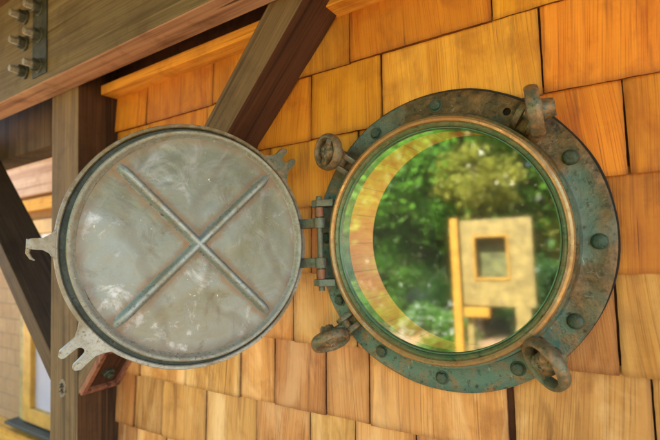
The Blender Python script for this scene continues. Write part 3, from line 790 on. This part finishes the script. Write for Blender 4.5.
def tree(name, label, loc, h, R, n, size, mat, seed, cat='tree', group=None, sq=.85, clumps=40, low=None):
    T = thing(name, label, cat, loc, group); rg = random.Random(seed)
    top = h-R*sq*.6
    bm = bmesh.new(); pts = []; x = y = 0
    for k in range(7):
        pts.append((x, y, top*k/6)); x += rg.uniform(-.05, .05)*h*.2; y += rg.uniform(-.05, .05)*h*.2
    tr = h*.028
    sweep(bm, pts, [tr*(1.25-k/7) for k in range(7)], 10)
    for k in range(9):
        b0 = Vector(pts[rg.randrange(2, 6)]); a = rg.uniform(0, 6.28); L = R*rg.uniform(.5, .9)
        e = b0+Vector((math.cos(a)*L, math.sin(a)*L, L*rg.uniform(.3, .9)))
        sweep(bm, [b0, b0.lerp(e, .5)+Vector((0, 0, -.05*L)), e], [tr*.42, tr*.28, tr*.08], 7)
    obj('trunk', bm, M_bark, T, True)
    bm = bmesh.new(); lr = bm.faces.layers.float.new('rnd')
    leaves(bm, lr, (0, 0, h-R*sq), R, n, size, sq, clumps, seed)
    obj('crown', bm, mat, T, norm=False)
    return T
tree('broadleaf_tree', 'bright green broadleaf tree reflected in the upper middle of the glass', (-2.3, -8.4, -1.6), 5.2, 2.5, 22000, .15, M_leaf, 3)
tree('broadleaf_tree', 'yellow green tree reflected behind the cream frame', (-.6, -9.6, -1.6), 4.9, 2.3, 14000, .15, M_leafy, 5)
tree('broadleaf_tree', 'tall dark green tree reflected at the left of the glass', (-5.6, -8.6, -1.6), 5.6, 2.7, 18000, .14, M_leafd, 7)
tree('broadleaf_tree', 'leafy tree reflected at the right edge of the glass', (1.2, -8.6, -1.6), 4.8, 2.2, 12000, .15, M_leaf, 9)
tree('broadleaf_tree', 'large tree standing behind all the others in the garden', (-3.2, -12.5, -1.6), 8.4, 4.6, 22000, .28, M_leaf, 13)
def shrub(label, loc, R, n, mat, seed, name='shrub', size=.07, sq=.8):
    T = thing(name, label, 'shrub', loc); bm = bmesh.new(); rg = random.Random(seed)
    for k in range(9):
        a = rg.uniform(0, 6.28); L = R*rg.uniform(.5, .9)
        sweep(bm, [(0, 0, 0), (math.cos(a)*L*.4, math.sin(a)*L*.4, L*.6), (math.cos(a)*L*.8, math.sin(a)*L*.8, L*1.3)], [.02, .014, .005], 6)
    obj('stems', bm, M_bark, T)
    bm = bmesh.new(); lr = bm.faces.layers.float.new('rnd'); leaves(bm, lr, (0, 0, R*sq), R, n, size, sq, 26, seed); obj('foliage', bm, mat, T, norm=False); return T
tree('young_tree', 'small tree with bright yellow leaves reflected above the cream frame', (-1.75, -6.8, -1.6), 3.3, .75, 3500, .10, M_leafy, 17)
shrub('round green shrub reflected low at the left of the glass', (-3.6, -7.4, -1.6), 1.1, 8000, M_leaf, 21)
shrub('dark shrub reflected below the middle of the glass', (-1.9, -7.2, -1.6), 1.1, 8000, M_leafd, 22)
shrub('dark green shrub reflected at the lower right of the glass', (-.25, -6.0, -1.6), .95, 8000, M_leafd, 23)
fs = shrub('low shrub covered in white flowers reflected at the bottom of the glass', (-1.95, -5.3, -1.6), .50, 3000, M_leaf, 24, 'flowering_shrub', .06)
bm = bmesh.new(); lr = bm.faces.layers.float.new('rnd'); rg = random.Random(5)
for k in range(110):
    a = rg.uniform(0, 6.28); zz = rg.uniform(.0, 1); r = .50*math.sqrt(1-zz*zz*.8)
    p = Vector((math.cos(a)*r, math.sin(a)*r, .35+zz*.42)); s = rg.uniform(.02, .035)
    for j in range(5):
        b = 1.256*j
        f = bm.faces.new([bm.verts.new(p+Vector(q)*s) for q in ((0, 0, 0), (math.cos(b-.5), math.sin(b-.5), .3), (math.cos(b)*1.3, math.sin(b)*1.3, .4), (math.cos(b+.5), math.sin(b+.5), .3))]); f[lr] = rg.random()
obj('blossoms', bm, M_petal, fs, norm=False)
# cream painted frame (reflected in the glass)
FR = thing('cream_screen', 'cream painted wooden screen with a square opening, reflected in the glass', 'screen', (-.86, -4.0, -1.6))
def fr(name, mat, *q):
    bm = bmesh.new()
    for s in q: boxr(bm, s[0]+.86, s[1]+.86, -.03+s[4], .03+s[4], s[2]+1.6, s[3]+1.6, .004)
    return obj(name, bm, mat, FR)
fr('frame', M_cream, (-1.16, -1.04, -.64, .24, 0), (-.69, -.47, -.64, .24, 0), (-1.04, -.69, .08, .24, 0), (-1.04, -.69, -.64, -.38, 0))
fr('opening_trim', M_yellow, (-1.038, -1.018, -.378, .078, .012), (-.712, -.692, -.378, .078, .012), (-1.018, -.712, .058, .078, .012), (-1.018, -.712, -.378, -.358, .012))
fr('back_panel', plain('olive_panel', (.16, .17, .06), .7, 0, .6, 9), (-1.03, -.70, -.37, .07, -.11))
fr('leg', M_cream, (-.66, -.52, -1.6, -.641, 0))
fr('leg', M_yellow, (-1.27, -1.19, -1.6, .27, .0))
fr('shelf', M_yellow, (-1.15, -.90, -.75, -.66, .05))
fr('leg', M_cream, (-1.14, -1.08, -1.6, -.752, -.02))

# ------------------------------------------------------------------ world, sun, camera
w = bpy.data.worlds.new('World'); sc.world = w; w.use_nodes = True
nt = w.node_tree; bgn = nt.nodes['Background']; sky = nt.nodes.new('ShaderNodeTexSky'); sky.sky_type = 'NISHITA'; sky.sun_disc = False
EL, AZ = math.radians(52), math.radians(345)      # azimuth measured like the sky: 0 = +Y, clockwise
sky.sun_elevation = EL; sky.sun_rotation = AZ
nt.links.new(sky.outputs[0], bgn.inputs[0]); bgn.inputs[1].default_value = .12
sd = Vector((math.sin(AZ)*math.cos(EL), math.cos(AZ)*math.cos(EL), math.sin(EL)))
sl = bpy.data.lights.new('sun', 'SUN'); sl.energy = 5.0; sl.angle = math.radians(.5); sl.color = (1, .93, .82)
so = bpy.data.objects.new('sun', sl); COL.objects.link(so); so.rotation_euler = sd.to_track_quat('Z', 'Y').to_euler(); so.location = (0, -3, 6)

cam = bpy.data.cameras.new('camera'); co = bpy.data.objects.new('camera', cam); COL.objects.link(co)
cam.sensor_width = 36; cam.lens = 36*439/660; cam.clip_start = .02; cam.clip_end = 600
Rr = Vector((.83840474, .54397523, -.03418243)); Up = Vector((.0641133, -.0361472, .99728775)); Fw = Vector((-.54126424, .83832233, .06518203))
co.matrix_world = Matrix(((Rr.x, Up.x, -Fw.x, .20107176), (Rr.y, Up.y, -Fw.y, -.73582188), (Rr.z, Up.z, -Fw.z, -.00477329), (0, 0, 0, 1)))
cam.dof.use_dof = True; cam.dof.focus_distance = .74; cam.dof.aperture_fstop = 3.8
sc.camera = co
sc.render.engine = 'CYCLES'
sc.view_settings.view_transform = 'Standard'; sc.view_settings.look = 'None'; sc.view_settings.gamma = 1
sc.view_settings.exposure = 2.98
# a tall hedge closing the garden
hedge = []
for i, x in enumerate((-13, -10.2, -7.6, -5.0, -2.4, .2, 2.8, 5.6)):
    shrub(['leftmost', 'second from left', 'third from left', 'fourth from left', 'fifth from left', 'sixth from left', 'seventh from left', 'rightmost'][i] + ' bush in the row closing the garden behind the trees', (x, -11.0+.4*math.sin(i*2.1), -1.6), 1.75, 7000, (M_leafd, M_leaf)[i % 2], 40+i, 'hedge_bush', .15, .85)['group'] = 'bushes closing the garden'
